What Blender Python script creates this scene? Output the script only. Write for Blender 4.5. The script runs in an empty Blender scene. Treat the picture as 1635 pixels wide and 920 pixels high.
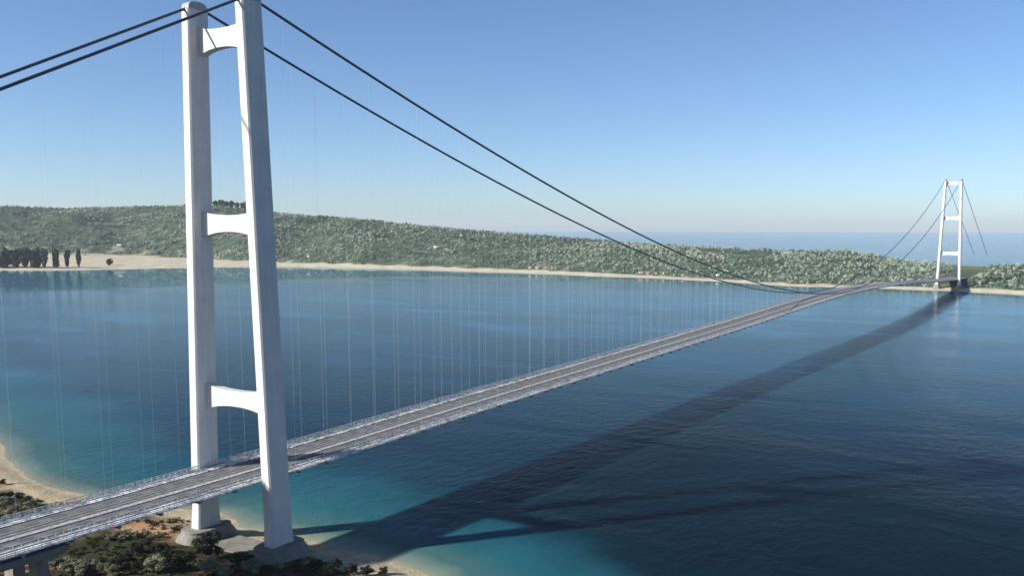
import bpy, math, random
import numpy as np
from mathutils import Matrix, Vector, noise
random.seed(7); rng = np.random.default_rng(7)
R = math.radians
sc = bpy.context.scene
COL = sc.collection

# ------------------------------------------------------------------ camera
PW, PH = 1635, 920                       # size of the photograph, for at()
CAM = np.array([540.25, -459.59, 239.90])
YAW, PIT, FPX = -0.5534, 0.1222, 1496.1
PPX, PPY = PW / 2 + 35.9, PH / 2 + 86.4
FW = np.array([math.sin(YAW) * math.cos(PIT), math.cos(YAW) * math.cos(PIT), -math.sin(PIT)])
RT = np.array([math.cos(YAW), -math.sin(YAW), 0.0])
UP = np.cross(RT, FW)

def ray(px, py):
    return FW + RT * (px - PPX) / FPX - UP * (py - PPY) / FPX

def at(px, py, z=0.0):
    """where the sight line through a photograph pixel meets the height z"""
    d = ray(px, py)
    return CAM + d * (z - CAM[2]) / d[2]

cd = bpy.data.cameras.new('camera')
cam = bpy.data.objects.new('camera', cd)
COL.objects.link(cam)
cam.matrix_world = Matrix(((RT[0], UP[0], -FW[0], CAM[0]), (RT[1], UP[1], -FW[1], CAM[1]),
                           (RT[2], UP[2], -FW[2], CAM[2]), (0, 0, 0, 1)))
cd.sensor_fit = 'HORIZONTAL'; cd.sensor_width = 36.0
cd.lens = 36.0 * FPX / PW
cd.shift_x = -35.9 / PW; cd.shift_y = 86.4 / PW
cd.clip_start = 1.0; cd.clip_end = 200000.0
sc.camera = cam

# ------------------------------------------------------------------ light
SUN_TO = Vector((1.2, 1.5, -1.0)).normalized()      # the way the light travels
ELEV = math.asin(-SUN_TO.z)
w = bpy.data.worlds.new('World'); sc.world = w; w.use_nodes = True
nt = w.node_tree; nt.nodes.clear()
sky = nt.nodes.new('ShaderNodeTexSky'); sky.sky_type = 'NISHITA'; sky.sun_disc = False
sky.sun_elevation = ELEV
sky.sun_rotation = math.atan2(-SUN_TO.x, -SUN_TO.y)
sky.altitude = 400.0; sky.air_density = 0.75; sky.dust_density = 0.6; sky.ozone_density = 4.5
bg = nt.nodes.new('ShaderNodeBackground'); bg.inputs['Strength'].default_value = 0.075
wo = nt.nodes.new('ShaderNodeOutputWorld')
nt.links.new(sky.outputs[0], bg.inputs[0]); nt.links.new(bg.outputs[0], wo.inputs[0])
ld = bpy.data.lights.new('sun', 'SUN'); ld.energy = 5.0; ld.angle = R(1.6); ld.color = (1.0, 0.93, 0.82)
sun = bpy.data.objects.new('sun', ld); COL.objects.link(sun)
sun.rotation_euler = SUN_TO.to_track_quat('-Z', 'Y').to_euler()
sun.location = (0, 0, 900)
vs = sc.view_settings
vs.view_transform = 'Standard'; vs.look = 'None'; vs.gamma = 1.0; vs.exposure = 1.0
vs.use_curve_mapping = False
sc.cycles.use_denoising = True
sc.cycles.max_bounces = 8; sc.cycles.volume_bounces = 0
sc.cycles.transparent_max_bounces = 8

# ------------------------------------------------------------------ material helpers
class NT:
    def __init__(self, name):
        self.m = bpy.data.materials.new(name); self.m.use_nodes = True
        self.t = self.m.node_tree; self.n = self.t.nodes; self.n.clear()
        self.out = self.n.new('ShaderNodeOutputMaterial')
    def node(self, kind, **kw):
        nd = self.n.new('ShaderNode' + kind)
        for k, v in kw.items():
            if k in nd.inputs: self.set(nd.inputs[k], v)
            else: setattr(nd, k, v)
        return nd
    def set(self, inp, v):
        if hasattr(v, 'is_linked') or isinstance(v, bpy.types.NodeSocket): self.t.links.new(v, inp)
        else: inp.default_value = v
    def pos(self): return self.node('NewGeometry').outputs['Position']
    def obj(self): return self.node('TexCoord').outputs['Object']
    def attr(self, name): return self.node('Attribute', attribute_name=name).outputs['Fac']
    def noise(self, vec, scale, detail=3.0, rough=0.55, dist=0.0):
        nd = self.node('TexNoise', Scale=scale, Detail=detail, Roughness=rough, Distortion=dist)
        self.set(nd.inputs['Vector'], vec); return nd.outputs['Fac']
    def scale(self, vec, s):
        nd = self.node('Mapping'); self.set(nd.inputs['Vector'], vec); nd.inputs['Scale'].default_value = s
        return nd.outputs[0]
    def ramp(self, fac, stops, interp='LINEAR'):
        nd = self.node('ValToRGB'); self.set(nd.inputs[0], fac); cr = nd.color_ramp; cr.interpolation = interp
        while len(cr.elements) > 1: cr.elements.remove(cr.elements[-1])
        cr.elements[0].position, c = stops[0][0], stops[0][1]
        cr.elements[0].color = (*c, 1) if len(c) == 3 else c
        for p, c in stops[1:]:
            e = cr.elements.new(p); e.color = (*c, 1) if len(c) == 3 else c
        return nd.outputs[0]
    def mix(self, fac, a, b):
        nd = self.node('Mix', data_type='RGBA')
        self.set(nd.inputs[0], fac)
        self.set(nd.inputs[6], (*a, 1) if isinstance(a, tuple) and len(a) == 3 else a)
        self.set(nd.inputs[7], (*b, 1) if isinstance(b, tuple) and len(b) == 3 else b)
        return nd.outputs[2]
    def math(self, op, a, b=0.0, clamp=False):
        nd = self.node('Math', operation=op, use_clamp=clamp)
        self.set(nd.inputs[0], a); self.set(nd.inputs[1], b); return nd.outputs[0]
    def bump(self, h, strength, distance, normal=None):
        nd = self.node('Bump', Strength=strength, Distance=distance); self.set(nd.inputs['Height'], h)
        if normal is not None: self.set(nd.inputs['Normal'], normal)
        return nd.outputs[0]
    def bsdf(self, color, rough=0.7, normal=None, spec=0.3, **kw):
        p = self.node('BsdfPrincipled')
        self.set(p.inputs['Base Color'], (*color, 1) if isinstance(color, tuple) and len(color) == 3 else color)
        self.set(p.inputs['Roughness'], rough); self.set(p.inputs['Specular IOR Level'], spec)
        for k, v in kw.items(): self.set(p.inputs[k], v)
        if normal is not None: self.set(p.inputs['Normal'], normal)
        self.t.links.new(p.outputs[0], self.out.inputs[0]); return self.m

def painted(name, base, dark, spec=0.25, rough=0.55, streak=0.5):
    t = NT(name); p = t.pos()
    a = t.noise(t.scale(p, (0.35, 0.35, 0.02)), 1.0, 4)
    b = t.noise(p, 0.06, 3)
    f = t.math('MULTIPLY', t.math('ADD', a, b), 0.5)
    c = t.ramp(f, [(0.38, dark), (0.6, base)])
    # faint weld seams between the lifts of the leg
    sep = t.node('SeparateXYZ'); t.set(sep.inputs[0], p)
    fr = t.math('FRACT', t.math('MULTIPLY', sep.outputs[2], 1 / 19.0))
    seam = t.math('LESS_THAN', fr, 0.022)
    c = t.mix(t.math('MULTIPLY', seam, 0.22), c, tuple(x * 0.6 for x in dark))
    return t.bsdf(c, rough, None, spec)

M = {}
M['white'] = painted('white_steel_paint', (0.50, 0.505, 0.505), (0.42, 0.43, 0.435))
M['saddle'] = painted('grey_saddle_paint', (0.30, 0.31, 0.32), (0.22, 0.23, 0.25))
t = NT('cable_paint'); M['cable'] = t.bsdf(t.ramp(t.noise(t.pos(), 0.3), [(0.3, (0.032, 0.046, 0.070)), (0.7, (0.052, 0.070, 0.098))]), 0.5)
t = NT('hanger_steel'); M['hanger'] = t.bsdf((0.50, 0.53, 0.56), 0.45)
t = NT('plinth_concrete'); p = t.pos()
M['concrete'] = t.bsdf(t.ramp(t.noise(t.scale(p, (0.15, 0.15, 0.05)), 1.0, 5), [(0.3, (0.12, 0.12, 0.112)), (0.7, (0.21, 0.21, 0.19))]), 0.85,
                       t.bump(t.noise(p, 0.7, 4), 0.4, 0.3))
t = NT('asphalt'); p = t.pos()
ac = t.ramp(t.noise(t.scale(p, (0.6, 0.05, 0.3)), 1.0, 5), [(0.3, (0.042, 0.047, 0.052)), (0.7, (0.115, 0.125, 0.135))])
sp = t.node('SeparateXYZ'); t.set(sp.inputs[0], p)
dash = None
for x in (-15.6, -12.4, 11.2, 14.2):          # broken lane lines
    q = t.math('LESS_THAN', t.math('ABSOLUTE', t.math('SUBTRACT', sp.outputs[0], x)), 0.15)
    dash = q if dash is None else t.math('ADD', dash, q)
dash = t.math('MULTIPLY', dash, t.math('LESS_THAN', t.math('FRACT', t.math('MULTIPLY', sp.outputs[1], 1 / 18.0)), 0.45))
M['asphalt'] = t.bsdf(t.mix(t.math('MULTIPLY', dash, 0.8), ac, (0.55, 0.55, 0.55)), 0.85)
t = NT('dark_grating'); p = t.pos()
M['grating'] = t.bsdf(t.ramp(t.noise(p, 0.35, 3), [(0.35, (0.018, 0.02, 0.022)), (0.65, (0.09, 0.095, 0.10))]), 0.8)
t = NT('ballast'); p = t.pos()
M['ballast'] = t.bsdf(t.ramp(t.noise(p, 0.25, 5), [(0.3, (0.075, 0.082, 0.086)), (0.7, (0.23, 0.245, 0.25))]), 0.9)
t = NT('walkway_paint'); p = t.pos()
M['walkway'] = t.bsdf(t.ramp(t.noise(p, 0.16, 5, 0.75), [(0.38, (0.075, 0.08, 0.085)), (0.48, (0.33, 0.34, 0.35)), (0.60, (0.68, 0.69, 0.70))]), 0.7)
t = NT('median_concrete'); p = t.pos()
M['median'] = t.bsdf(t.ramp(t.noise(p, 0.4, 4, 0.7), [(0.36, (0.13, 0.14, 0.145)), (0.62, (0.38, 0.39, 0.395))]), 0.8)
t = NT('rail_paint'); p = t.pos()
M['rail'] = t.bsdf(t.ramp(t.noise(p, 0.45, 3, 0.7), [(0.36, (0.18, 0.19, 0.20)), (0.58, (0.55, 0.56, 0.57))]), 0.6)
t = NT('lane_paint'); M['lane'] = t.bsdf((0.36, 0.365, 0.36), 0.7)
t = NT('track_steel'); M['track'] = t.bsdf((0.20, 0.17, 0.15), 0.4)
t = NT('girder_steel'); M['girder'] = t.bsdf(t.ramp(t.noise(t.pos(), 0.1, 3), [(0.3, (0.16, 0.18, 0.20)), (0.7, (0.24, 0.26, 0.28))]), 0.6)

# ------------------------------------------------------------------ mesh helpers
class MB:
    """collects shapes, then links them as one mesh object"""
    def __init__(self): self.v = []; self.f = []
    def add(self, vs, fs):
        o = len(self.v); self.v += [tuple(float(c) for c in x) for x in vs]
        self.f += [tuple(o + i for i in f) for f in fs]
    def box(self, x0, x1, y0, y1, z0, z1):
        self.add([(x0, y0, z0), (x1, y0, z0), (x1, y1, z0), (x0, y1, z0), (x0, y0, z1), (x1, y0, z1), (x1, y1, z1), (x0, y1, z1)],
                 [(3, 2, 1, 0), (4, 5, 6, 7), (0, 1, 5, 4), (1, 2, 6, 5), (2, 3, 7, 6), (3, 0, 4, 7)])
    def loft(self, rings, cap=True):
        n = len(rings[0]); vs = [p for r in rings for p in r]; fs = []
        for k in range(len(rings) - 1):
            for i in range(n):
                j = (i + 1) % n
                fs.append((k * n + i, k * n + j, (k + 1) * n + j, (k + 1) * n + i))
        if cap:
            fs.append(tuple(range(n - 1, -1, -1))); fs.append(tuple((len(rings) - 1) * n + i for i in range(n)))
        self.add(vs, fs)
    def tube(self, pts, r, n=8, cap=True):
        pts = [Vector(p) for p in pts]; rings = []
        for i, p in enumerate(pts):
            d = (pts[min(i + 1, len(pts) - 1)] - pts[max(i - 1, 0)]).normalized()
            ref = Vector((1, 0, 0)) if abs(d.x) < 0.8 else Vector((0, 1, 0))
            a = ref.cross(d).normalized(); b = d.cross(a)
            rr = r[i] if isinstance(r, (list, tuple)) else r
            rings.append([p + a * (rr * math.cos(2 * math.pi * k / n)) + b * (rr * math.sin(2 * math.pi * k / n)) for k in range(n)])
        self.loft(rings, cap)
    def build(self, name, mat, parent=None, smooth=False):
        me = bpy.data.meshes.new(name); me.from_pydata(self.v, [], self.f); me.update()
        if mat: me.materials.append(mat)
        if smooth: me.polygons.foreach_set('use_smooth', [True] * len(me.polygons))
        o = bpy.data.objects.new(name, me); COL.objects.link(o)
        if parent: o.parent = parent
        return o

def empty(name, loc, parent=None):
    o = bpy.data.objects.new(name, None); COL.objects.link(o); o.location = loc
    o.empty_display_size = 5
    if parent: o.parent = parent
    return o

def tag(o, label=None, cat=None, group=None, kind=None):
    if label: o['label'] = label
    if cat: o['category'] = cat
    if group: o['group'] = group
    if kind: o['kind'] = kind
    return o

def np_mesh(name, V, F, mat, attrs=None, smooth=True):
    me = bpy.data.meshes.new(name)
    V = np.asarray(V, np.float32); F = np.asarray(F, np.int32); k = F.shape[1]
    me.vertices.add(len(V)); me.vertices.foreach_set('co', V.ravel())
    me.loops.add(F.size); me.loops.foreach_set('vertex_index', F.ravel())
    me.polygons.add(len(F)); me.polygons.foreach_set('loop_start', np.arange(0, F.size, k, dtype=np.int32))
    if smooth: me.polygons.foreach_set('use_smooth', np.ones(len(F), bool))
    me.update(calc_edges=True)
    for n, a in (attrs or {}).items():
        at_ = me.attributes.new(n, 'FLOAT', 'POINT'); at_.data.foreach_set('value', np.asarray(a, np.float32).ravel())
    me.materials.append(mat)
    return me

def link(name, me, kind=None, parent=None):
    o = bpy.data.objects.new(name, me); COL.objects.link(o)
    if kind: o['kind'] = kind
    if parent: o.parent = parent
    return o

def grid_faces(nx, ny):
    i = np.arange(nx * ny).reshape(ny, nx)
    return np.stack([i[:-1, :-1], i[:-1, 1:], i[1:, 1:], i[1:, :-1]], -1).reshape(-1, 4)

def vnoise(x, y, seed=0):
    """smooth value noise on numpy arrays"""
    xi = np.floor(x).astype(np.int64); yi = np.floor(y).astype(np.int64)
    fx = x - xi; fy = y - yi; fx = fx * fx * (3 - 2 * fx); fy = fy * fy * (3 - 2 * fy)
    def h(a, b):
        n = (a * 374761393 + b * 668265263 + seed * 974711) & 0x7fffffff
        n = ((n ^ (n >> 13)) * 1274126177) & 0x7fffffff
        return ((n ^ (n >> 16)) & 0xffff) / 65535.0
    return (h(xi, yi) * (1 - fx) + h(xi + 1, yi) * fx) * (1 - fy) + (h(xi, yi + 1) * (1 - fx) + h(xi + 1, yi + 1) * fx) * fy

def fbm(x, y, oct=4, seed=0):
    s = 0; a = 0.5; tot = 0
    for k in range(oct):
        s = s + a * vnoise(x * 2 ** k, y * 2 ** k, seed + k); tot += a; a *= 0.5
    return s / tot

def smooth(a, b, x):
    u = np.clip((x - a) / (b - a), 0, 1); return u * u * (3 - 2 * u)

# ------------------------------------------------------------------ the near shore
SHORE = np.array([(-2600, 900), (-1500, 400), (-900, 230), (-700, 160), (-517, 104), (-422, 62), (-340, 34), (-271, 26), (-233, 24), (-150, 42), (-87, 55), (-43, 37), (-20, 38), (7, 43), (37, 42), (58, 41), (94, 42), (122, 37), (148, 32), (210, -10),
                  (300, -90), (430, -250), (600, -480), (900, -900), (1200, -1500)], float)

def signed_shore(x, y):
    """distance to the near shoreline, + on land"""
    best = np.full(x.shape, 1e9)
    for (ax, ay), (bx, by) in zip(SHORE[:-1], SHORE[1:]):
        dx, dy = bx - ax, by - ay; L2 = dx * dx + dy * dy
        u = np.clip(((x - ax) * dx + (y - ay) * dy) / L2, 0, 1)
        d = np.hypot(x - ax - u * dx, y - ay - u * dy)
        best = np.minimum(best, d)
    ys = np.interp(x, SHORE[:, 0], SHORE[:, 1])
    return np.where(y < ys, best, -best)

def near_height(x, y):
    s = signed_shore(x, y) + (fbm(x / 30, y / 30, 3, 5) - 0.5) * 10
    h = np.where(s < 0, np.maximum(s * 0.09, -6), 3.2 * smooth(0, 26, s) + 2.2 * smooth(30, 90, s))
    n = (fbm(x / 45, y / 45, 4, 11) - 0.45) * 8 * smooth(25, 80, s)
    flat = np.exp(-((x / 75) ** 4 + ((y - 5) / 45) ** 4))
    return h + n * (1 - flat), s

xs = np.concatenate([np.arange(-2400, -640, 40), np.arange(-640, 260, 3.0), np.arange(260, 900, 20)])
ys = np.concatenate([np.arange(-1200, -180, 30), np.arange(-180, 150, 3.0), np.arange(150, 800, 30)])
X, Y = np.meshgrid(xs, ys)
Zn, Sn = near_height(X, Y)
def blob(px, py, r, z=5, sx=1.0):
    c = at(px, py, z); return np.exp(-(((X - c[0]) / (r * sx)) ** 2 + ((Y - c[1]) / r) ** 2))
soil = blob(255, 842, 14, 5, 2.0) + blob(70, 905, 12) + blob(215, 845, 12, 5, 1.6) + 0.7 * blob(300, 855, 10)
soil = soil * 1.3 + (fbm(X / 28, Y / 28, 4, 3) - 0.62) * 1.6
scrub = smooth(30, 50, Sn + (fbm(X / 18, Y / 18, 4, 31) - 0.5) * 34)
grass = blob(150, 870, 22, 5, 2.2) + 0.8 * blob(60, 800, 16, 5, 2.0)
t = NT('shore_ground'); p = t.pos()
sand = t.ramp(t.noise(p, 0.10, 5), [(0.3, (0.29, 0.24, 0.155)), (0.7, (0.43, 0.37, 0.26))])
wet = t.ramp(t.math('ADD', t.attr('inland'), t.math('MULTIPLY', t.noise(p, 0.12, 3), 5.0)), [(0.0, (0.30, 0.27, 0.19)), (1.0, (1, 1, 1))])
veg = t.ramp(t.noise(p, 0.12, 6, 0.7), [(0.3, (0.010, 0.011, 0.006)), (0.48, (0.028, 0.025, 0.013)), (0.62, (0.055, 0.045, 0.024)), (0.8, (0.10, 0.08, 0.045))])
c = t.mix(t.attr('scrub'), sand, veg)
c = t.mix(t.math('MULTIPLY', t.attr('grass'), 0.85, True), c, t.ramp(t.noise(p, 0.25, 5), [(0.35, (0.008, 0.016, 0.005)), (0.7, (0.024, 0.040, 0.012))]))
c = t.mix(t.math('MULTIPLY', t.attr('soil'), 1.0, True), c, t.ramp(t.noise(p, 0.15, 5), [(0.3, (0.27, 0.155, 0.08)), (0.7, (0.42, 0.28, 0.16))]))
M['ground'] = t.bsdf(c, 0.95, t.bump(t.noise(p, 0.35, 5, 0.65), 0.9, 1.2), 0.1)
me = np_mesh('near_shore', np.stack([X, Y, Zn], -1).reshape(-1, 3), grid_faces(len(xs), len(ys)), M['ground'],
             {'inland': Sn, 'scrub': scrub, 'soil': soil, 'grass': np.clip(grass * scrub, 0, 1)})
link('near_shore', me, 'structure')

# ------------------------------------------------------------------ the far shore and its hill
# one row per bearing: photo column, waterline row, top of the sand row, ridge row, depth of the hill behind the water, depth of the back slope
PROFILE = [(-700, 426, 405, 345, 3000, 5000), (-350, 427, 402, 338, 3000, 5000), (-120, 429, 401, 333, 2900, 5000), (0, 432, 402, 331, 2800, 5000), (60, 432, 402, 333, 2800, 5000),
           (130, 431, 402, 331, 2700, 5000), (210, 430, 405, 329, 2600, 5000), (300, 428, 410, 328, 2500, 5000), (365, 427, 414, 329, 2400, 4500),
           (440, 426, 418, 340, 2300, 4000), (520, 427, 420, 346, 2200, 3600), (600, 429, 422, 352, 2100, 3300), (680, 431, 425, 361, 2000, 3000),
           (760, 434, 428, 367, 1800, 2700), (860, 437, 431, 375, 1600, 2400), (950, 441, 435, 381, 1500, 2100), (1050, 445, 440, 389, 1350, 1900),
           (1150, 450, 445, 394, 1250, 1750), (1250, 457, 452, 399, 1150, 1600), (1350, 460, 455, 398, 1100, 1500), (1400, 461, 456, 406, 1050, 1450),
           (1450, 463, 457, 415, 1000, 1450), (1500, 464, 458, 419, 900, 1450), (1560, 467, 460, 422, 850, 1500), (1635, 471, 464, 421, 800, 1600),
           (1750, 477, 468, 420, 850, 1700), (1950, 488, 478, 425, 900, 1800), (2300, 508, 496, 432, 900, 1800)]
PROFILE = np.array(PROFILE, float)
SAND_D = np.interp(PROFILE[:, 0], [-700, 130, 210, 300, 365, 440, 520, 1300, 1635, 2300], [1500, 1500, 1450, 1050, 620, 260, 170, 120, 90, 90])
PROFILE[:, 4] += np.interp(PROFILE[:, 0], [-700, 210, 440, 600], [900, 900, 200, 0])
TREE_H = 20.0
th_, ds_, hs_, dr_, hr_, db_ = [], [], [], [], [], []
for (px, yw, ysd, yr, dep, bk), sdp in zip(PROFILE, SAND_D):
    g = at(px, yw, 0); d = math.hypot(g[0] - CAM[0], g[1] - CAM[1])
    th_.append(math.atan2(g[0] - CAM[0], g[1] - CAM[1])); ds_.append(d)
    def hgt(row, dist):
        r_ = ray(px, row); return CAM[2] + r_[2] / math.hypot(r_[0], r_[1]) * dist
    hs_.append(max(4.0, hgt(ysd, d + sdp))); dr_.append(d + dep); hr_.append(hgt(yr, d + dep) - TREE_H * 0.6); db_.append(d + dep + bk)
th_, ds_, hs_, dr_, hr_, db_ = map(np.array, (th_, ds_, hs_, dr_, hr_, db_))

def far_height(x, y):
    """height, sandiness and depth-in-the-land (0 waterline, 1 ridge) of the far land"""
    dx, dy = x - CAM[0], y - CAM[1]
    th = np.arctan2(dx, dy); d = np.hypot(dx, dy)
    s, hs, r, hr, b = (np.interp(th, th_, a) for a in (ds_, hs_, dr_, hr_, db_))
    s = s + (fbm(th * 60, th * 0 + 3.3, 3, 8) - 0.5) * 60
    sand_d = np.interp(th, th_, SAND_D)
    u = (d - s) / (r - s)
    a = np.clip((d - s) / sand_d, 0, 1)
    k = np.clip((d - s - sand_d) / (r - s - sand_d), 0, 1)
    rise = np.sin(k * math.pi / 2) ** 0.9
    n = fbm(x / 420, y / 420, 4, 21) - 0.5
    h = hs * a + (hr - hs) * rise
    h = h + n * np.clip(hr, 30, 400) * 0.42 * np.sin(k * math.pi) + (fbm(x / 130, y / 130, 3, 4) - 0.5) * 9 * np.sin(k * math.pi)
    back = smooth(r, b, d)
    h = np.where(d > r, hr * (1 - back) - 8 * back, h)
    h = np.where(d < s, np.maximum((d - s) * 0.05, -8), h)
    return h, 1 - smooth(0.75, 1.05, (d - s) / sand_d + (fbm(x / 60, y / 60, 3, 2) - 0.5) * 0.5), u, d

nth = 560
TH = np.linspace(th_[0], th_[-1], nth)
U = np.concatenate([np.linspace(-0.08, 0.12, 26), np.linspace(0.13, 1.0, 60), np.linspace(1.03, 3.2, 40)])
T, UU = np.meshgrid(TH, U)
s0 = np.interp(T, th_, ds_); r0 = np.interp(T, th_, dr_)
D = s0 + UU * (r0 - s0)
FX, FY = CAM[0] + D * np.sin(T), CAM[1] + D * np.cos(T)
FZ, FS, FU, FD = far_height(FX, FY)
meadow = np.exp(-(((FX - 60) / 320) ** 2 + ((FY - 4480) / 330) ** 2))
t = NT('hill_ground'); p = t.pos()
veg = t.ramp(t.noise(p, 0.012, 6, 0.65), [(0.34, (0.022, 0.038, 0.026)), (0.52, (0.050, 0.072, 0.048)), (0.70, (0.13, 0.15, 0.105))])
veg = t.mix(t.math('MULTIPLY', t.attr('meadow'), 1.2, True), veg, (0.20, 0.25, 0.09))
snd = t.ramp(t.noise(p, 0.015, 4), [(0.3, (0.33, 0.30, 0.22)), (0.7, (0.45, 0.42, 0.33))])
M['hill'] = t.bsdf(t.mix(t.attr('sand'), veg, snd), 0.95, t.bump(t.noise(p, 0.06, 4), 0.6, 4.0), 0.1)
me = np_mesh('hills', np.stack([FX, FY, FZ], -1).reshape(-1, 3), grid_faces(nth, len(U)), M['hill'], {'sand': FS, 'meadow': meadow})
link('hills', me, 'structure')

# ------------------------------------------------------------------ the sea
xs = np.concatenate([-np.geomspace(44000, 7000, 14), np.arange(-6900, -890, 90.0), np.arange(-880, 640, 7.0), np.geomspace(650, 44000, 40)])
ys = np.concatenate([-np.geomspace(3000, 210, 14), np.arange(-200, 560, 7.0), np.arange(570, 1500, 60.0), np.arange(1500, 5200, 60.0), np.geomspace(5300, 46000, 30)])
X, Y = np.meshgrid(xs, ys)
SD = -signed_shore(X, Y)
dx, dy = X - CAM[0], Y - CAM[1]
far_d = np.interp(np.arctan2(dx, dy), th_, ds_) - np.hypot(dx, dy)     # + on our side of the far waterline
bear = np.interp([-300, 0, 300, 440, 620, 800, 1000, 1635], PROFILE[:, 0], th_)
reach = np.interp(np.arctan2(dx, dy), bear, [2500, 2350, 1950, 1600, 800, 330, 160, 120])
calm = np.exp(-(np.clip(far_d, 0, None) / reach) ** 5) * (far_d > -150)
t = NT('sea_water'); p = t.pos()
big = t.noise(p, 0.006, 4, 0.6); mid = t.noise(p, 0.03, 4)
off = t.attr('offshore')
amp = t.math('MINIMUM', t.math('MULTIPLY', t.math('MAXIMUM', off, 0.0), 1.1), 190.0)
dist = t.math('ADD', off, t.math('MULTIPLY', t.math('SUBTRACT', big, 0.5), amp))
dist = t.math('ADD', dist, t.math('MULTIPLY', t.math('SUBTRACT', mid, 0.5), t.math('MULTIPLY', amp, 0.25)))
col = t.ramp(t.math('MULTIPLY', dist, 1 / 330.0, True),
             [(0.0, (0.26, 0.25, 0.18)), (0.025, (0.15, 0.20, 0.165)), (0.08, (0.045, 0.115, 0.115)), (0.20, (0.015, 0.088, 0.116)), (0.38, (0.009, 0.066, 0.096)), (0.56, (0.0050, 0.029, 0.052)), (0.80, (0.0030, 0.0185, 0.037))])
col = t.mix(t.math('MULTIPLY', t.math('SUBTRACT', t.noise(p, 0.004, 5, 0.6), 0.42), 1.6, True), col, (0.0022, 0.0120, 0.022))
w1 = t.noise(t.scale(p, (0.09, 0.05, 0.05)), 1.0, 5, 0.6)
w2 = t.noise(p, 0.35, 3, 0.6)
rough_water = t.math('SUBTRACT', 1.0, t.math('ADD', t.math('MULTIPLY', t.attr('calm'), 0.975), t.math('MULTIPLY', t.attr('lee'), 0.80)), True)
h = t.math('ADD', t.math('MULTIPLY', w1, 1.0), t.math('MULTIPLY', w2, 0.30))
gust = t.ramp(t.noise(t.scale(p, (0.0022, 0.0050, 0.004)), 1.0, 4, 0.6, 0.6), [(0.35, (0.25, 0.25, 0.25)), (0.62, (1, 1, 1))])
h = t.math('MULTIPLY', t.math('MULTIPLY', h, rough_water), gust)
nrm = t.bump(h, 1.0, 1.6)
col = t.mix(t.math('MULTIPLY', t.attr('dark_blend'), 0.9, True), col, (0.0020, 0.0090, 0.0160))
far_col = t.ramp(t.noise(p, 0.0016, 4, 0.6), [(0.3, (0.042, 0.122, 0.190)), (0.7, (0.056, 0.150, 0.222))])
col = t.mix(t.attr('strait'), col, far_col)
body = t.node('BsdfDiffuse'); t.set(body.inputs['Color'], col); t.set(body.inputs['Normal'], nrm)
mirror = t.node('BsdfGlossy'); mirror.inputs['Color'].default_value = (0.88, 0.96, 1.0, 1)
t.set(mirror.inputs['Roughness'], t.math('ADD', 0.03, t.math('MULTIPLY', rough_water, 0.08))); t.set(mirror.inputs['Normal'], nrm)
lw = t.node('LayerWeight'); lw.inputs['Blend'].default_value = 0.5; t.set(lw.inputs['Normal'], nrm)
fres = t.math('ADD', t.math('MULTIPLY', t.math('POWER', lw.outputs['Facing'], 10.0), 0.95), 0.006)
mx = t.node('MixShader'); t.set(mx.inputs[0], fres)
t.t.links.new(body.outputs[0], mx.inputs[1]); t.t.links.new(mirror.outputs[0], mx.inputs[2]); t.t.links.new(mx.outputs[0], t.out.inputs[0])
M['sea'] = t.m
dark_blend = smooth(0, 190, X) * smooth(55, 150, SD + (fbm(X / 90, Y / 90, 3, 61) - 0.5) * 120) * (1 - smooth(450, 1300, Y))  # water coloured darker here so the tower's forked shadow blends in
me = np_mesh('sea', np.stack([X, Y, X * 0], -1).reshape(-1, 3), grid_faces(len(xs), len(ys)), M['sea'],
             {'offshore': SD, 'calm': calm, 'dark_blend': dark_blend, 'strait': 0.95 * smooth(900, 3600, np.hypot(dx, dy)) ** 0.85 * (far_d > -150), 'lee': np.exp(-(np.clip(far_d, 0, None) / 1700.0) ** 1.5) * (far_d > -150)})
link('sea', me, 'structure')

# ------------------------------------------------------------------ the bridge
SPAN = 3437.7
def taper(zb, zt): return lambda z: 27.42 + (39.4 - 27.42) * (zt - z) / (zt - zb)
DECK_LINE = [(-2000, 59.4), (-760, 59.4), (-380, 59.4), (0, 59.6), (300, 65.0), (600, 69.5), (1100, 78.0), (1500, 87.0), (1800, 89.5), (2100, 86.0), (2450, 76.0),
             (2900, 59.0), (3437, 41.0), (3900, 33.0), (4500, 28.0), (5200, 26.0)]
def deck_z(y):
    """the arched line of the deck, a smooth curve through DECK_LINE"""
    k = 1
    while k < len(DECK_LINE) - 3 and y > DECK_LINE[k + 1][0]: k += 1
    (xa, a), (xb, b), (xc, c), (xd, d) = DECK_LINE[k - 1:k + 3]
    u = (y - xb) / (xc - xb); h = xc - xb
    m0 = (c - a) / (xc - xa) * h; m1 = (d - b) / (xd - xb) * h
    return ((2 * u ** 3 - 3 * u * u + 1) * b + (u ** 3 - 2 * u * u + u) * m0 + (-2 * u ** 3 + 3 * u * u) * c + (u ** 3 - u * u) * m1)
DECK0, DECK1 = -760.0, SPAN + 760.0
bridge = empty('suspension_bridge', (0, 0, 0))
tag(bridge, 'white suspension bridge with two H-shaped towers crossing the strait', 'bridge')

WX, WY = 4.2, 8.8          # half sizes of a tower leg
def leg_ring(cx, z, hx, hy, c=1.1):
    return [(cx + a * hx + (-a * c if k else 0), b * hy + (0 if k else -b * c), z) for a, b, k in
            ((-1, -1, 0), (-1, -1, 1), (1, -1, 1), (1, -1, 0), (1, 1, 0), (1, 1, 1), (-1, 1, 1), (-1, 1, 0))]

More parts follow.
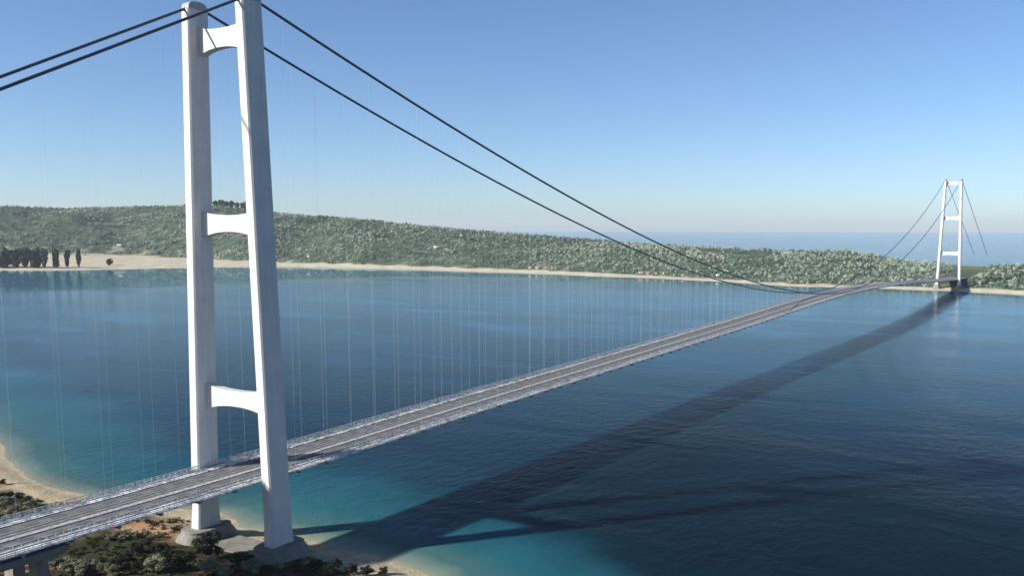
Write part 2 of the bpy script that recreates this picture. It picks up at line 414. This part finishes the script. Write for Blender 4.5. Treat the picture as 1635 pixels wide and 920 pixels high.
def make_tower(yc, zbase, ZT, beams, plinths):
    leg_x = taper(zbase, ZT)
    tw = empty('tower', (0, yc, 0), bridge)
    for s in (-1, 1):
        mb = MB(); rings = []
        zs = [zbase, zbase + 8, zbase + 16] + list(np.linspace(zbase + 30, ZT - 6, 14)) + [ZT]
        for z in zs:
            g = 1.10 - 0.10 * (z - zbase) / (ZT - zbase) + 0.10 * max(0, 1 - (z - zbase) / 16)
            rings.append(leg_ring(s * leg_x(z), z, WX * g, WY * g))
        mb.loft(rings); leg = mb.build('leg', M['white'], tw)
        # saddle house: a rounded cap the cable runs over
        mb = MB(); prof = []
        for k in range(13):
            a = math.pi * k / 12; prof.append((-math.cos(a) * WY * 0.93, ZT + 0.004 + max(0.0, math.sin(a)) ** 0.6 * 5.6))
        cx = s * leg_x(ZT)
        mb.loft([[(cx - WX * 0.9, y, z) for y, z in prof], [(cx + WX * 0.9, y, z) for y, z in prof]])
        mb.build('saddle', M['saddle'], tw)
    for zc, he, hm in beams:
        mb = MB(); n = 24; x0 = leg_x(zc) - WX * 0.6; rings = []
        for k in range(n + 1):
            u = -1 + 2 * k / n; x = u * x0
            hh = hm + (he - hm) * abs(u) ** 2.6
            hl = hm + (he * 1.12 - hm) * abs(u) ** 2.2
            rings.append([(x, -1.0, zc - hl), (x, 6.0, zc - hl), (x, 6.0, zc + hh), (x, -1.0, zc + hh)])
        mb.loft(rings); mb.build('crossbeam', M['white'], tw)
    for s in (-1, 1):
        mb = MB(); cx = s * leg_x(zbase); rings = []
        def oval(z, ax, ay, n=28, e=2.6):
            return [(cx + ax * math.copysign(abs(math.cos(q)) ** (2 / e), math.cos(q)), ay * math.copysign(abs(math.sin(q)) ** (2 / e), math.sin(q)), z)
                    for q in (2 * math.pi * k / n for k in range(n))]
        a, b, zt0, zb0 = plinths
        for z, g in ((zb0, 1.48), (zb0 + (zt0 - zb0) * 0.55, 1.20), (zt0 - 1.4, 1.0), (zt0, 1.0), (zt0 + 0.6, 0.94)):
            rings.append(oval(z, a * g, b * g))
        mb.loft(rings); mb.build('plinth', M['concrete'], tw)
    return tw
make_tower(0.0, 11.7, 392.9, ((371.5, 10.0, 6.4), (242.5, 9.6, 5.9), (115.0, 9.6, 5.7)), (12.8, 19.5, 12.1, -3.0))
far_g = 12.0
make_tower(SPAN, 19.2, 417.4, ((404.0, 8.5, 6.0), (274.0, 8.5, 6.0), (140.0, 8.5, 6.0)), (11.0, 15.0, 19.6, -2.0))

def near_dense():
    a = list(np.arange(DECK0, 0, 20)) + list(np.arange(0, 1000, 25)) + list(np.arange(1000, SPAN, 50)) + list(np.arange(SPAN, DECK1 + 1, 60))
    return a
YS = near_dense()
def strip(name, mat, parent, prof, ys=YS):
    """a closed profile of (x, height above the deck line) drawn along the bridge"""
    mb = MB(); mb.loft([[(x, y, deck_z(y) + z) for x, z in prof] for y in ys]); return mb.build(name, mat, parent)
def rect(x0, x1, z0, z1): return [(x0, z0), (x1, z0), (x1, z1), (x0, z1)]
HW = 33.3
deck = strip('deck', M['girder'], bridge, [(-31, -1.2), (-24, -3.4), (24, -3.4), (31, -1.2), (31, -0.6), (-31, -0.6)])
strip('deck_walkway', M['walkway'], deck, rect(-HW, -22.5, -0.596, 0.15))
strip('deck_walkway', M['walkway'], deck, rect(21.5, HW, -0.596, 0.15))
strip('grating', M['grating'], deck, rect(-22.4, -20.0, -0.596, -0.25))
strip('grating', M['grating'], deck, rect(17.6, 21.4, -0.596, -0.25))
strip('carriageway', M['asphalt'], deck, rect(-19.9, -8.6, -0.596, 0.0))
strip('carriageway', M['asphalt'], deck, rect(7.6, 17.5, -0.596, 0.0))
strip('railway_bed', M['ballast'], deck, rect(-8.5, 1.0, -0.596, 0.12))
strip('median', M['median'], deck, rect(1.1, 6.2, -0.596, 0.5))
strip('grating', M['grating'], deck, rect(6.3, 7.5, -0.596, -0.25))
for a, b in ((-7.2, -5.7), (-1.8, -0.3)):
    mb = MB()
    for x in (a, b): mb.loft([[(x + q, y, deck_z(y) + z) for q, z in rect(-0.12, 0.12, 0.124, 0.34)] for y in YS])
    mb.build('track', M['track'], deck)
for x in (-19.2, -9.2, 8.2, 16.9): strip('edge_line', M['lane'], deck, rect(x - 0.16, x + 0.16, 0.004, 0.012))
def railing(x, hgt, step, rails, mat=None, pw=0.16):
    mb = MB()
    for y in np.arange(DECK0, min(DECK1, 2400), step):
        z = deck_z(y); mb.box(x - pw, x + pw, y - pw, y + pw, z + 0.16, z + hgt)
    for zr, th in rails: mb.loft([[(x + q, y, deck_z(y) + z) for q, z in rect(-0.1, 0.1, zr, zr + th)] for y in YS])
    return mb.build('railing', mat or M['rail'], deck)
railing(-HW + 0.3, 3.4, 5.0, ((0.3, 0.7), (1.5, 0.5), (2.6, 0.8)))
railing(-22.8, 2.2, 5.0, ((0.6, 0.35), (1.7, 0.5)))
railing(21.9, 2.2, 5.0, ((0.6, 0.35), (1.7, 0.5)))
railing(HW - 0.3, 3.4, 5.0, ((0.3, 0.7), (1.5, 0.5), (2.6, 0.8)))
# cross girders that carry the boxes and stick out to the hangers
mb = MB()
for y in np.arange(-720, SPAN + 300, 30.0):
    z = deck_z(y); mb.box(-HW + 1.2, HW - 1.2, y - 0.9, y + 0.9, z - 3.0, z - 0.62)
mb.build('cross_girder', M['girder'], deck)
# the deeper approach girder at the shore end and its piers
y_ap = -152.0
mb = MB(); mb.loft([[(x, y, deck_z(y) + z) for x, z in ((-24, -9.5), (26, -9.5), (31.5, -3.45), (-31.5, -3.45))] for y in (DECK0, y_ap)])
mb.build('approach_girder', M['girder'], bridge)
def pier(y, ztop, zbot):
    mb = MB()
    mb.box(-22, 22, y - 3.6, y + 3.6, ztop - 4, ztop)
    for x in (-15, 11): mb.loft([[(x + a * hx, y + b * hy, z) for a, b in ((-1, -1), (1, -1), (1, 1), (-1, 1))] for z, hx, hy in ((zbot, 5.2, 4.6), (ztop - 4.002, 4.4, 3.4))])
    mb.build('pier', M['concrete'], bridge)
for y in (-160, -330, -500, -680): pier(y, deck_z(y) - 9.504, 0.0)
for y in (SPAN + 180, SPAN + 360, SPAN + 540): pier(y, deck_z(y) - 3.404, 5.0)

# main cables
SAG_Z, SAG_P = 94.5, 1.77
TOP0, TOP1 = 392.9 + 3.6, 417.4 + 3.6
def cable_z(y):
    if y < 0: return TOP0 + y * 0.482
    if y > SPAN: return TOP1 - (y - SPAN) * 0.32
    return SAG_Z + ((TOP0 if y < SPAN / 2 else TOP1) - SAG_Z) * abs(1 - 2 * y / SPAN) ** SAG_P
def cable_x(y, z): 
    if 0 <= y <= SPAN: u = abs(1 - 2 * y / SPAN); return 27.42 + (29.0 - 27.42) * (1 - u)
    return 27.42
for s in (-1, 1):
    ysc = [-640, -400, -150, -60, -12] + list(np.linspace(-8, 8, 7)) + list(np.arange(20, SPAN - 15, 40)) + list(np.linspace(SPAN - 8, SPAN + 8, 7)) + [SPAN + 40, SPAN + 400, SPAN + 980]
    pts = []
    for y in ysc:
        z = cable_z(y)
        for yt, tp in ((0, TOP0), (SPAN, TOP1)):
            if abs(y - yt) < 9: z = min(z, tp + 1.3 - 0.012 * (y - yt) ** 2)
        pts.append((s * cable_x(y, z), y, z))
    mb = MB(); mb.tube(pts, 0.98, 10); mb.build('main_cable', M['cable'], bridge, True)
for s in (-1, 1):
    for y, zb0 in ((-640, 0.0), (SPAN + 985, 20.0)):
        mb = MB(); cx = s * 27.42; zt0 = deck_z(y) + 6
        mb.loft([[(cx + a * 6.5, y + b, z) for a, b in ((-1, -16), (1, -16), (1, 16), (-1, 16))] if z == zb0 else
                 [(cx + a * 5.5, y + b, z) for a, b in ((-1, -11), (1, -11), (1, 11), (-1, 11))] for z in (zb0, zt0)])
        mb.build('anchorage', M['concrete'], bridge)
# hangers: the hundred nearest are parts of their own
def hanger_shape(mb, s, y):
    r = 0.046 if y > 0 else 0.026
    zc = cable_z(y); x = s * cable_x(y, zc)
    mb.tube([(x, y, deck_z(y) + 0.1), (x, y, zc - 0.4)], r, 5, False)
stations = [y for y in np.arange(-600, SPAN, 30.0) if abs(y) > 12 and cable_z(y) > deck_z(y) + 6]
order = sorted(((s, y) for y in stations for s in (-1, 1)), key=lambda q: -(cable_z(q[1]) - deck_z(q[1])) / math.hypot(CAM[0], q[1] - CAM[1]) if q[1] > -180 else 0)
rest = MB()
for i, (s, y) in enumerate(order):
    if i < 99:
        mb = MB(); hanger_shape(mb, s, y); mb.build('hanger', M['hanger'], bridge)
    else: hanger_shape(rest, s, y)
o = rest.build('hanger', M['hanger'], bridge); o['kind'] = 'stuff'

# apron slab between the plinths
mb = MB(); cs = [(-34, -10), (-12, -17), (30, -14), (34, 4), (24, 13), (-28, 13), (-36, 3)]
mb.loft([[(x, y, 0.0) for x, y in cs], [(x * 0.99, y * 0.99, 4.9) for x, y in cs]])
tag(mb.build('foundation_slab', M['concrete'], None), 'pale concrete slab under the plinths of the near tower', 'foundation')

# ------------------------------------------------------------------ foliage
def leaf_cloud(n, lumps, size, seed, squash=1.0, lump=(0.36, 0.60), spread=0.62):
    """n leaf-clump quads spread through a lumpy crown of radius ~1 standing on z = 0..2"""
    g = np.random.default_rng(seed)
    L = []
    for k in range(lumps):
        a = g.uniform(0, 2 * math.pi); rr = g.uniform(0.15, spread); zz = g.uniform(0.45, 1.45) if k else 1.0
        L.append((rr * math.cos(a), rr * math.sin(a), zz * squash, g.uniform(*lump)))
    L = np.array(L); k = g.integers(0, len(L), n)
    d = g.normal(size=(n, 3)); d /= np.linalg.norm(d, axis=1)[:, None]
    rad = L[k, 3] * g.uniform(0.45, 1.0, n) ** 0.5
    c = L[k, :3] + d * rad[:, None] * np.array([1, 1, 0.85 * squash])
    c[:, 2] = np.maximum(c[:, 2], 0.04)
    nr = d * 0.8 + g.normal(size=(n, 3)) * 0.6; nr /= np.linalg.norm(nr, axis=1)[:, None]
    a = np.cross(nr, g.normal(size=(n, 3))); a /= np.linalg.norm(a, axis=1)[:, None]
    b = np.cross(nr, a); s = size * g.uniform(0.6, 1.35, n)[:, None]
    V = np.stack([c - a * s, c - b * s * 0.75 + nr * s * 0.12, c + a * s, c + b * s * 0.75 + nr * s * 0.12], 1)
    return V                                  # (n, 4, 3)

def foliage_mat(name, cols, by='object'):
    t = NT(name)
    r = t.attr('tint') if by == 'attr' else t.node('ObjectInfo').outputs['Random']
    c = t.ramp(r, [(i / (len(cols) - 1), c) for i, c in enumerate(cols)])
    v = t.noise(t.pos(), 0.25 if by == 'object' else 0.08, 3)
    hs = t.node('HueSaturation'); t.set(hs.inputs['Color'], c)
    t.set(hs.inputs['Value'], t.math('ADD', t.math('MULTIPLY', v, 1.1), 0.45))
    p = t.node('BsdfPrincipled'); t.set(p.inputs['Base Color'], hs.outputs[0]); p.inputs['Roughness'].default_value = 0.75
    p.inputs['Specular IOR Level'].default_value = 0.15
    tr = t.node('BsdfTranslucent'); t.set(tr.inputs[0], hs.outputs[0])
    mx = t.node('MixShader'); mx.inputs[0].default_value = 0.22
    t.t.links.new(p.outputs[0], mx.inputs[1]); t.t.links.new(tr.outputs[0], mx.inputs[2]); t.t.links.new(mx.outputs[0], t.out.inputs[0])
    return t.m
OLIVE = [(0.070, 0.110, 0.080), (0.18, 0.245, 0.185), (0.27, 0.345, 0.27), (0.38, 0.44, 0.35), (0.47, 0.50, 0.41)]
M['far_leaf'] = foliage_mat('far_foliage', OLIVE, 'attr')
M['tree_leaf'] = foliage_mat('tree_foliage', OLIVE)
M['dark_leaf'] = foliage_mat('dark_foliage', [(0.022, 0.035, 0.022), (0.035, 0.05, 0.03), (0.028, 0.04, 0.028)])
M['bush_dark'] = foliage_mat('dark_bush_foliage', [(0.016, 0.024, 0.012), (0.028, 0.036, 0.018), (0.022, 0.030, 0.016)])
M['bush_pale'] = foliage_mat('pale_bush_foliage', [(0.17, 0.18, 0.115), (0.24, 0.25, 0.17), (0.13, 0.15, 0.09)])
t = NT('bark'); M['bark'] = t.bsdf(t.ramp(t.noise(t.pos(), 1.5, 4), [(0.3, (0.05, 0.04, 0.03)), (0.7, (0.13, 0.10, 0.075))]), 0.9)

def cloud_mesh(name, V, mat):
    n = len(V); return np_mesh(name, V.reshape(-1, 3), np.arange(n * 4).reshape(n, 4), mat, smooth=False)

# the wood on the far hill, bearing by bearing
cand = []
g = np.random.default_rng(99)
N = 34000
tt = g.uniform(th_[1], th_[-2], N); uu = g.uniform(0.03, 1.06, N) ** 1.15; tt = np.where(g.random(N) < 0.35, g.uniform(th_[1], np.interp(0.0, [0, 1], [th_[11], 0]), N), tt)
s0 = np.interp(tt, th_, ds_); r0 = np.interp(tt, th_, dr_); dd = s0 + uu * (r0 - s0)
tx, ty = CAM[0] + dd * np.sin(tt), CAM[1] + dd * np.cos(tt)
tz, tsand, tu, td = far_height(tx, ty)
dens = fbm(tx / 260, ty / 260, 3, 77)
me_ = np.exp(-(((tx - 60) / 300) ** 2 + ((ty - 4480) / 300) ** 2))
keep = (tsand < 0.35) & (dens > 0.25 + 0.20 * g.random(N)) & (tz > 2.5) & (me_ < 0.45)
keep &= ~((np.abs(tx) < 60) & (ty < SPAN + 1000))                            # cleared under the bridge
tx, ty, tz, tu, td = (a[keep] for a in (tx, ty, tz, tu, td))
size = 0.62 + 1.0 * g.random(len(tx)) ** 1.3 * (9.0 + 3.6 * smooth(3500, 8000, td)) * np.where(tu < 0.15, 0.75, 1.0)
tint = np.clip(fbm(tx / 300, ty / 300, 3, 55) * 1.3 - 0.15 + g.normal(0, 0.26, len(tx)), 0, 1)
# the 290 that show largest stand as trees of their own
inview = []
rel = np.stack([tx, ty, tz], -1) - CAM; zz_ = rel @ FW
sx_ = PPX + FPX * (rel @ RT) / zz_; sy_ = PPY - FPX * (rel @ UP) / zz_
show = np.where((sx_ > 4) & (sx_ < PW - 4), size / td, 0)
near_idx = set(np.argsort(-show)[:230].tolist())
protos = [leaf_cloud(80, 6, 0.23, 200 + k, 0.9) for k in range(10)]
VV, TT = [], []
for i in range(len(tx)):
    if i in near_idx: continue
    a = g.uniform(0, 2 * math.pi); ca, sa = math.cos(a), math.sin(a); P = protos[i % 10]
    Q = np.stack([P[..., 0] * ca - P[..., 1] * sa, P[..., 0] * sa + P[..., 1] * ca, P[..., 2] * g.uniform(0.8, 1.25)], -1) * size[i]
    VV.append(Q.reshape(-1, 3) + np.array([tx[i], ty[i], tz[i] - size[i] * 0.25])); TT.append(np.full(P.shape[0] * 4, tint[i]))
VV = np.concatenate(VV); TT = np.concatenate(TT)
me = np_mesh('far_wood', VV, np.arange(len(VV)).reshape(-1, 4), M['far_leaf'], {'tint': TT}, smooth=False)
wood = link('far_wood', me)
tag(wood, 'grey green wood covering the long hill across the water', 'wood', None, 'stuff')

one = [cloud_mesh('shore_tree', leaf_cloud(220, 7, 0.17, 300 + k, 1.0), M['tree_leaf']) for k in range(8)]
for j, i in enumerate(sorted(near_idx)):
    o = link('shore_tree', one[j % 8]); o.location = (tx[i], ty[i], tz[i] - size[i] * 0.2)
    o.rotation_euler.z = g.uniform(0, 6.28); o.scale = (size[i], size[i], size[i] * g.uniform(0.85, 1.2))
    right = sx_[i] > 1545
    if right: tag(o, 'bushy green tree on the low shore beyond the far tower', 'tree', 'trees beyond the far tower')
    else: tag(o, 'round grey green tree at the foot of the wood along the far beach', 'tree', 'trees along the far beach')

def far_ground(px, row, guess):
    """follow a sight line out from guess metres until it meets the far land"""
    r_ = ray(px, row); L = math.hypot(r_[0], r_[1]); d = guess
    for _ in range(3000):
        x, y, z = CAM + r_ / L * d
        h = float(far_height(np.array([x]), np.array([y]))[0][0])
        if z <= h: break
        d += 6
    return np.array([x, y, h])

# dark trees at the left end of the far beach
dk = [cloud_mesh('grove_tree', leaf_cloud(700, 12, 0.19, 400 + k, 1.0), M['dark_leaf']) for k in range(3)]
def grove(px, row, rad, tall, label, mesh):
    p = far_ground(px, row, 4500)
    o = link('grove_tree', mesh); o.location = (p[0], p[1], p[2] - 3); o.scale = (rad, rad, tall * 0.6); o.rotation_euler.z = px
    tag(o, label, 'tree', 'dark trees on the far beach')
for k, (px, rad, tall) in enumerate(((-26, 42, 104), (-6, 42, 98), (10, 42, 108), (26, 38, 104), (42, 38, 112), (56, 32, 104))):
    grove(px, 428, rad, tall, 'broad dark tree in the clump at the left end of the far beach', dk[k % 3])
for k, (px, rad, tall, lb) in enumerate(((70, 27, 108, 'widest dark column tree beside the clump on the far beach'), (90, 19, 112, 'dark column tree second in the row on the far beach'),
                                         (108, 17, 104, 'dark column tree with pale sand on both sides of it'), (126, 16, 106, 'dark column tree ending the row on the open sand'))):
    grove(px, 428, rad, tall, lb, dk[(k + 1) % 3])
p = far_ground(175, 424, 4500)
o = link('beach_bush', dk[1]); o.location = (p[0], p[1], p[2] - 2); o.scale = (22, 22, 24)
tag(o, 'lone dark bush standing in the middle of the far sand', 'bush')
for k, px in enumerate((344, 352, 361, 370, 379, 388)):
    r_ = ray(px, 331); L = math.hypot(r_[0], r_[1]); th = math.atan2(r_[0], r_[1]); d = float(np.interp(th, th_, dr_)) - 40
    x, y = CAM[0] + d * math.sin(th), CAM[1] + d * math.cos(th); z = float(far_height(np.array([x]), np.array([y]))[0][0])
    o = link('ridge_tree', dk[k % 3]); o.location = (x, y, z - 4); o.scale = (26, 26, 34 + 5 * (k % 2)); o.rotation_euler.z = k
    tag(o, 'tall dark tree on the ridge seen between the tower legs', 'tree', 'dark trees on the ridge')

# little houses along the far beach
t = NT('house_wall'); M['house'] = t.bsdf(t.ramp(t.node('ObjectInfo').outputs['Random'], [(0, (0.36, 0.30, 0.25)), (0.5, (0.42, 0.37, 0.32)), (1, (0.34, 0.26, 0.225))]), 0.85)
t = NT('house_roof'); M['roof'] = t.bsdf(t.ramp(t.noise(t.pos(), 0.3), [(0.3, (0.19, 0.12, 0.095)), (0.7, (0.27, 0.18, 0.145))]), 0.85)
t = NT('white_wall'); M['white_house'] = t.bsdf((0.80, 0.79, 0.75), 0.8)
def house_meshes(wm):
    mb = MB(); mb.box(-11, 11, -6, 6, -4, 8)
    wallm = mb; mb2 = MB()
    mb2.add([(-11.8, -7, 8.01), (11.8, -7, 8.01), (11.8, 7, 8.01), (-11.8, 7, 8.01), (-11.8, 0, 12.4), (11.8, 0, 12.4)],
            [(0, 1, 5, 4), (2, 3, 4, 5), (1, 2, 5), (3, 0, 4), (3, 2, 1, 0)])
    return wallm, mb2
hw, hrf = house_meshes(None)
proto = hw.build('far_house', M['house'], None); prf = hrf.build('roof', M['roof'], proto)
white_wall = hw.build('far_house', M['white_house'], None); whr = hrf.build('roof', M['white_house'], white_wall)
first = {0: True, 1: True}
def house(px, row, kind, label, group, sc_=1.0, rz=0.0):
    src, rf = ((proto, prf), (white_wall, whr))[kind]
    p = far_ground(px, row, 3400)
    if first[kind]: o = src; first[kind] = False
    else:
        o = src.copy(); COL.objects.link(o); c = rf.copy(); COL.objects.link(c); c.parent = o
    o.location = (p[0], p[1], p[2] + 1); o.scale = (sc_,) * 3; o.rotation_euler.z = -YAW + rz
    tag(o, label, 'house', group)
for k, (px, row) in enumerate(((846, 428), (858, 429), (872, 429), (884, 430), (905, 431), (1022, 437), (1034, 438), (1048, 438), (1062, 438), (1078, 441), (1092, 441))):
    house(px, row, 0, 'small reddish house in the row behind the far beach', 'houses along the far beach', g.uniform(0.6, 0.95), g.uniform(-0.5, 0.5))
house(190, 394, 1, 'white house on the slope above the far sand', None, 1.25, 0.3)
house(492, 411, 1, 'white house at the wood edge just right of the near tower', None, 0.7, 0.2)
house(695, 397, 1, 'long white house high in the middle of the far wood', None, 1.0, 0.1)
house(1146, 441, 1, 'white house by the far beach under the dipping cables', None, 0.6, 0.2)

# ------------------------------------------------------------------ bushes on the near shore
bush_n = 2600
bd = [cloud_mesh('crown', leaf_cloud(bush_n, 22, 0.065, 500 + k, 0.85, (0.17, 0.38), 0.80), M['bush_dark']) for k in range(3)]
bp = [cloud_mesh('crown', leaf_cloud(bush_n, 22, 0.065, 520 + k, 0.85, (0.17, 0.38), 0.80), M['bush_pale']) for k in range(3)]
mb = MB()
mb.tube([(0, 0, -0.15), (0.02, 0.01, 0.3), (-0.03, 0.03, 0.75), (0.05, 0, 1.15)], [0.085, 0.07, 0.05, 0.02], 7)
for a in range(5):
    q = a * 1.257 + 0.3
    mb.tube([(0, 0.01, 0.3 + 0.09 * a), (0.3 * math.cos(q), 0.3 * math.sin(q), 0.62 + 0.1 * a), (0.52 * math.cos(q), 0.52 * math.sin(q), 0.9 + 0.08 * a)], [0.04, 0.028, 0.012], 5)
trunk_o = mb.build('trunk', M['bark'], None); trunk_me = trunk_o.data; bpy.data.objects.remove(trunk_o)
nb = 0
def ground_z(x, y): return float(near_height(np.array([x]), np.array([y]))[0][0])
def bush(px, row, rad, pale, label, group=None, name='bush', tall=1.0):
    global nb
    p = at(px, row, 5.0); z = ground_z(p[0], p[1])
    if -62 < p[0] < 62 and -34 < p[1] < 24: z = max(z, 4.5)
    r_ = empty(name, (p[0], p[1], z)); r_.rotation_euler.z = nb * 2.399
    c = link('crown', (bp if pale else bd)[nb % 3], None, r_); c.scale = (rad, rad, rad * tall * 0.95)
    tk = link('trunk', trunk_me, None, r_); tk.scale = (rad, rad, rad * tall)
    tag(r_, label, 'tree' if name == 'tree' else 'bush', group); nb += 1
bush(334, 893, 12.5, 0, 'big dark bush in front of the left plinth', None, 'tree', 1.1)
bush(386, 912, 9.5, 0, 'dark bush on the pale slab between the two plinths', None, 'tree', 0.9)
bush(331, 920, 8, 1, 'pale bush below the big dark bush by the left plinth')
bush(405, 921, 8, 1, 'pale bush right of the dark bush between the plinths')
bush(360, 926, 7, 1, 'pale low bush at the foot of the dark bush between the plinths')
bush(446, 912, 4.2, 1, 'small pale bush against the foot of the right plinth')
bush(425, 922, 5.5, 0, 'small dark bush at the lower left of the right plinth')
bush(250, 918, 9.5, 1, 'pale grey green bush left of the big dark bush')
bush(285, 912, 9, 0, 'dark bush between the pale bush and the left plinth')
for px, row, rd in ((8, 812, 7), (22, 822, 6), (38, 816, 6.5), (52, 824, 6), (66, 818, 5), (14, 832, 6), (34, 832, 6), (80, 820, 4.5), (94, 816, 4)):
    bush(px, row, rd, 1 if (px // 2) % 3 else 0, 'scrub bush in the thicket beside the left beach', 'thicket by the left beach')
for px, row, rd in ((2, 796, 5), (15, 793, 4.5), (30, 795, 4.2), (4, 772, 4), (44, 800, 4)):
    bush(px, row, rd, 0, 'low dark bush on the sand at the left edge', 'low bushes on the left sand')
for px, row, rd in ((188, 862, 4.2), (202, 861, 4.8), (218, 860, 4), (232, 859, 4.6), (244, 864, 3.8), (196, 866, 3.6), (176, 866, 3.4), (256, 858, 3.4)):
    bush(px, row, rd, 1, 'pale bush in the row on the bank under the deck edge', 'pale bushes on the bank')
for px, row, rd in ((88, 910, 5), (102, 906, 5.5), (118, 908, 6), (134, 912, 6), (150, 910, 5), (108, 918, 6), (128, 922, 6), (166, 914, 4.6), (8, 914, 5), (240 - 60, 920, 6)):
    bush(px, row, rd, 1, 'pale bush in the clump beside the approach pier', 'pale bushes by the approach pier')
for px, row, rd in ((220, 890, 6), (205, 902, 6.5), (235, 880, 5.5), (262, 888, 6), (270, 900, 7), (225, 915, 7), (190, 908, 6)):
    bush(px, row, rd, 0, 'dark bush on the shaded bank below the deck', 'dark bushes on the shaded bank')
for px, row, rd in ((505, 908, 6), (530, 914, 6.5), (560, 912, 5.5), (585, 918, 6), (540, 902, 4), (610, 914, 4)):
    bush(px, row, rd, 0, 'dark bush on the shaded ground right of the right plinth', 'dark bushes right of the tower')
bush(520, 902, 1.6, 1, 'tiny pale bush on the dark ground right of the right plinth')

# low scrub that covers the near bank
n = 5200; gx = g.uniform(-420, 190, n); gy = g.uniform(-150, 40, n)
gz, gs = near_height(gx, gy)
gk = (gs > 34) & (fbm(gx / 22, gy / 22, 3, 91) > 0.40) & ~((np.abs(gx) < 60) & (gy > -24) & (gy < 24))
gx, gy, gz = gx[gk], gy[gk], gz[gk]
tuft = [leaf_cloud(26, 4, 0.30, 700 + k, 0.6) for k in range(6)]
VV, TT = [], []
for i in range(len(gx)):
    a = g.uniform(0, 6.28); ca, sa = math.cos(a), math.sin(a); P = tuft[i % 6]; q = g.uniform(0.8, 2.6)
    Q = np.stack([P[..., 0] * ca - P[..., 1] * sa, P[..., 0] * sa + P[..., 1] * ca, P[..., 2]], -1) * q
    VV.append(Q.reshape(-1, 3) + np.array([gx[i], gy[i], gz[i] - 0.25 * q])); TT.append(np.full(P.shape[0] * 4, g.random() ** 1.6))
VV = np.concatenate(VV); TT = np.concatenate(TT)
M['scrub_leaf'] = foliage_mat('scrub_foliage', [(0.012, 0.016, 0.008), (0.022, 0.026, 0.013), (0.045, 0.045, 0.025), (0.12, 0.12, 0.075)], 'attr')
me = np_mesh('undergrowth', VV, np.arange(len(VV)).reshape(-1, 4), M['scrub_leaf'], {'tint': TT}, smooth=False)
tag(link('undergrowth', me), 'low dark scrub covering the near bank below the deck', 'undergrowth', None, 'stuff')

# ------------------------------------------------------------------ air
HAZE = 1.25e-5
if HAZE:
    mb = MB(); mb.box(-50000, 50000, -6000, 52000, -12, 620)
    t = NT('haze'); pv = t.node('VolumePrincipled')
    pv.inputs['Color'].default_value = (0.72, 0.82, 0.95, 1); pv.inputs['Density'].default_value = HAZE; pv.inputs['Anisotropy'].default_value = 0.1
    t.t.links.new(pv.outputs[0], t.out.inputs['Volume'])
    hz = mb.build('haze', t.m, None); hz['kind'] = 'stuff'
    hz['label'] = 'pale blue haze over the strait'; hz['category'] = 'haze'
